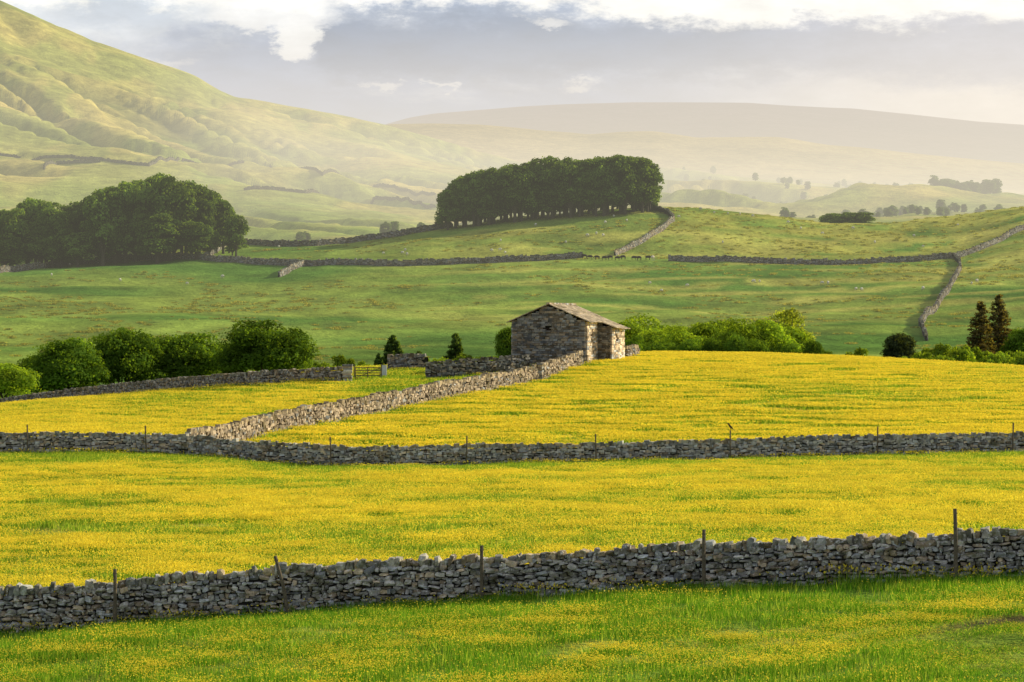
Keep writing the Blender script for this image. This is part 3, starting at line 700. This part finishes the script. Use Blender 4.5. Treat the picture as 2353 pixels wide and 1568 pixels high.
def field(y0f,y1f,ymin,ymax,size,variants,hs=1.0,dens=1.5,hm=.35):
    n=int(dens*.5*((3100/K)*(ymin+ymax))*(ymax-ymin)/size**2)
    y=np.sqrt(rng.uniform(ymin**2,ymax**2,n)); u=rng.uniform(-350,2750,n); x=(u-PX_U0)*y/K
    k=(y>y0f(x))&(y<y1f(x))
    x,y=x[k],y[k]; f=flower(x,y); t=track(x,y); k=t<.25; x,y,f=x[k],y[k],f[k]
    near=sstep(x,8,10)*(y<66.5+.35*(x-11.5))*(y>55)
    hn=1+hm*2*(fbm(x/4+50,y/6,3)-.5)*2
    p=f+rng.normal(0,.18,len(f)); edges=[-9]+[v[1] for v in variants[:-1]]+[9]
    for i,(mesh,_) in enumerate(variants):
        kk=(p>=edges[i])&(p<edges[i+1]); m=kk.sum()
        h=hs*rng.uniform(.75,1.25,m)*(1-.75*near[kk])*hn[kk]; w=rng.uniform(.9,1.15,m)
        emit('meadow_grass' if i==0 else 'buttercups',mesh,x[kk],y[kk],np.stack([w,w,h],1),sward)
g1=(.095,.26,.018); g2=(.15,.29,.03)
T=(.15,.48,.8,9)
A=[patch('a%d'%i,1.2,420,.016,.2,nf,.022,g1) for i,nf in enumerate((3,34,115,270))]
B=[patch('b%d'%i,1.8,400,.035,.24,nf,.034,g2) for i,nf in enumerate((4,60,160,340))]
Cc=[patch('c%d'%i,2.8,400,.06,.26,nf,.054,g2) for i,nf in enumerate((4,65,175,340))]
field(lambda x:x*0,lambda x:wy(w1p,x)-.25,50,90,1.2,list(zip(A,T)),dens=1.9)
field(lambda x:wy(w1p,x)+.3,lambda x:wy(w2p,x)-.3,72,184,1.8,list(zip(B,T)),dens=1.9)
field(lambda x:wy(w2p,x)+.3,lambda x:x*0+330,178,330,2.8,list(zip(Cc,T)),dens=3.0,hm=.1)
rush=patch('rush',1.6,160,.14,.5,0,0,(.19,.24,.06))
n=24000; y=np.sqrt(rng.uniform(560**2,1040**2,n)); u=rng.uniform(-500,2900,n); x=(u-PX_U0)*y/K
k=sstep(fbm(x/14,y/14,4)*.55+fbm(x/70,y/55,4)*.45,.5,.66)*.8+.35*(u>1480)*(y>830)>rng.uniform(.05,1.2,n)
x,y=x[k],y[k]; s=rng.uniform(.4,1.1,(len(x),1))
rp=empty('rush_tufts'); emit('rushes',rush,x,y,s*C(1,1,.8),rp)

# ---------------------------------------------------------------- haze in the dale
def hazemat(name,sig,air):  # volume glows by itself, emission standing in for light scattered in the haze
    m,nt,N,L=mat_new(name)
    ab=node(nt,'ShaderNodeVolumeAbsorption'); ab.inputs['Color'].default_value=(0,0,0,1); ab.inputs['Density'].default_value=sig
    em=node(nt,'ShaderNodeEmission'); em.inputs['Color'].default_value=(*air,1); em.inputs['Strength'].default_value=sig
    ad=node(nt,'ShaderNodeAddShader'); L.new(ab.outputs[0],ad.inputs[0]); L.new(em.outputs[0],ad.inputs[1])
    o=node(nt,'ShaderNodeOutputMaterial'); L.new(ad.outputs[0],o.inputs['Volume']); return m
def hazebox(name,plan,z0,z1,mat):
    n=len(plan); V=[(x,y,z0) for x,y in plan]+[(x,y,z1) for x,y in plan]
    me=bpy.data.meshes.new(name); me.from_pydata(V,[],[tuple(range(n))[::-1],tuple(range(n,2*n))]+[(i,(i+1)%n,n+(i+1)%n,n+i) for i in range(n)])
    me.materials.append(mat); obj(name,me)
hazebox('valley_haze',[(-9000,430),(9000,430),(12000,10500),(-12000,10500)],-60,260,hazemat('haze',1.3e-4,(.95,.90,.70)))
hazebox('warm_glow_haze',[(-300,2200),(420,1500),(3200,1100),(9000,1100),(9000,5900),(-250,5900)],-59,255,hazemat('haze_warm',3.0e-4,(1.06,.95,.78)))
hazebox('distant_haze',[(-2500,6150),(9000,6150),(9000,8300),(-2500,8300)],-59,740,hazemat('haze_far',3.2e-4,(.66,.60,.63)))

# ---------------------------------------------------------------- sky
SUN_EL=math.radians(25); SAZ=math.radians(62)
w=bpy.data.worlds.new('World'); sc.world=w; w.use_nodes=True; nt=w.node_tree; nt.nodes.clear(); L=nt.links
def m_(op,*a,clamp=False):
    n=nt.nodes.new('ShaderNodeMath'); n.operation=op; n.use_clamp=clamp
    for i,s in enumerate(a):
        if hasattr(s,'links'): L.new(s,n.inputs[i])
        else: n.inputs[i].default_value=s
    return n.outputs[0]
def mr(v,a,b,c=0,d=1):
    n=nt.nodes.new('ShaderNodeMapRange'); n.interpolation_type='SMOOTHSTEP'; L.new(v,n.inputs[0])
    for i,q in enumerate((a,b,c,d)): n.inputs[i+1].default_value=q
    return n.outputs[0]
sky=nt.nodes.new('ShaderNodeTexSky'); sky.sky_type='NISHITA'; sky.sun_disc=False; sky.sun_elevation=SUN_EL; sky.sun_rotation=SAZ; sky.dust_density=1.5
tc=nt.nodes.new('ShaderNodeTexCoord'); sp=nt.nodes.new('ShaderNodeSeparateXYZ'); L.new(tc.outputs['Generated'],sp.inputs[0])
az=m_('MULTIPLY',m_('ARCTAN2',sp.outputs[0],sp.outputs[1]),K); el=m_('MULTIPLY',sp.outputs[2],K)  # sky direction scaled to image pixels from the centre
def nz(su,sv,det=6,r=.55,off=0,sk=0):
    cb=nt.nodes.new('ShaderNodeCombineXYZ'); L.new(m_('DIVIDE',m_('ADD',az,m_('MULTIPLY',el,sk)),su),cb.inputs[0]); L.new(m_('DIVIDE',el,sv),cb.inputs[1]); cb.inputs[2].default_value=off
    return m_('SUBTRACT',noise(nt,1.0,det,cb.outputs[0],r),.5)
na=nz(230,120,10,.66,1.3); nb_=nz(190,85,10,.66,7.7); nd=nz(150,60,9,.62,3.1); nf_=nz(520,120,9,.6,11.1,.6)
Uw=m_('ADD',az,m_('MULTIPLY',na,340)); Vw=m_('ADD',el,m_('MULTIPLY',nb_,190))
def ell(cu,cv,ru,rv,soft=(1.3,.5)):
    a=m_('DIVIDE',m_('SUBTRACT',Uw,cu),ru); b=m_('DIVIDE',m_('SUBTRACT',Vw,cv),rv)
    return mr(m_('SQRT',m_('ADD',m_('MULTIPLY',a,a),m_('MULTIPLY',b,b))),soft[0],soft[1])
def mix(f,a,b): return mixc(nt,'MIX',f,a,b)
S=1/0.1
def cc(r,g,b): return (r*S,g*S,b*S,1)
right=mr(az,150,1100)
base=mix(right,cc(.30,.42,.70),cc(1.2,1.10,1.02))
base=mix(mr(el,540,690),base,mix(right,cc(.46,.56,.78),cc(.86,.82,.88)))
c=mix(m_('MULTIPLY',mr(nf_,.02,.16),.5),base,cc(.88,.91,.97))
left=ell(-930,770,420,150); c=mix(m_('MULTIPLY',left,.85),c,cc(.94,.98,1.03))
gl=ell(-620,660,300,75,(1.3,.3)); c=mix(m_('MULTIPLY',gl,.92),c,cc(.31,.41,.64))
gl2=ell(-880,735,200,34,(1.4,.3)); c=mix(m_('MULTIPLY',gl2,.6),c,cc(.52,.62,.80))
dk=m_('MULTIPLY',mr(m_('ABSOLUTE',m_('SUBTRACT',Vw,m_('SUBTRACT',676,m_('MULTIPLY',az,.02)))),108,35),mr(Uw,-470,-400))
dkc=mix(mr(az,100,1150),cc(.17,.26,.46),cc(.58,.60,.74)); c=mix(m_('MULTIPLY',dk,.92),c,dkc)
pu=ell(-490,705,75,52,(1.15,.75)); c=mix(m_('MULTIPLY',pu,.97),c,cc(1.12,1.12,1.12))
pu=ell(-560,750,190,38,(1.2,.6)); c=mix(m_('MULTIPLY',pu,.9),c,cc(1.05,1.05,1.07))
wt=mr(m_('ADD',Vw,m_('MULTIPLY',mr(az,150,420),50)),750,786)
c=mix(wt,c,cc(1.2,1.18,1.15))
for a,b_,p,q_ in ((-300,594,42,10),(-150,594,30,8),(150,580,45,13),(80,734,60,12),(-860,640,90,16)):
    c=mix(m_('MULTIPLY',ell(a,b_,p,q_,(1.5,.4)),.75),c,cc(.95,.95,.98))
v=m_('ADD',1,m_('ADD',m_('MULTIPLY',nd,.6),m_('MULTIPLY',nf_,.4))); sv=nt.nodes.new('ShaderNodeVectorMath'); sv.operation='SCALE'; L.new(c,sv.inputs[0]); L.new(v,sv.inputs['Scale']); c=sv.outputs[0]
# high sky: broken cloud over blue
up=mr(el,900,1500); hn=mr(nz(1800,900,6,.55,5),-.06,.12)
hs=mix(hn,cc(.29,.35,.48),cc(.64,.62,.58)); c=mix(up,c,hs)
# unseen sky behind the viewer darkened to hold down the ambient fill
c=mix(m_('MULTIPLY',mr(sp.outputs[1],.2,-.3),.4),c,cc(.25,.28,.33))
c=mix(.10,c,sky.outputs[0])
bg=nt.nodes.new('ShaderNodeBackground'); bg.inputs['Strength'].default_value=.1; L.new(c,bg.inputs[0])
wo=nt.nodes.new('ShaderNodeOutputWorld'); L.new(bg.outputs[0],wo.inputs[0])
ld_=bpy.data.lights.new('sun','SUN'); ld_.energy=5.0; ld_.angle=math.radians(.53); ld_.color=(1,.89,.64)
so=bpy.data.objects.new('sun',ld_); sc.collection.objects.link(so)
dv=Vector((math.sin(SAZ)*math.cos(SUN_EL),math.cos(SAZ)*math.cos(SUN_EL),math.sin(SUN_EL)))
so.rotation_euler=dv.to_track_quat('Z','Y').to_euler(); so.location=(100,100,200)
# ---------------------------------------------------------------- camera
cd=bpy.data.cameras.new('camera'); cd.lens=100; cd.sensor_width=36; cd.clip_start=.5; cd.clip_end=30000
co=bpy.data.objects.new('camera',cd); sc.collection.objects.link(co); co.location=(0,0,HC); co.rotation_euler=(math.pi/2,0,0); sc.camera=co
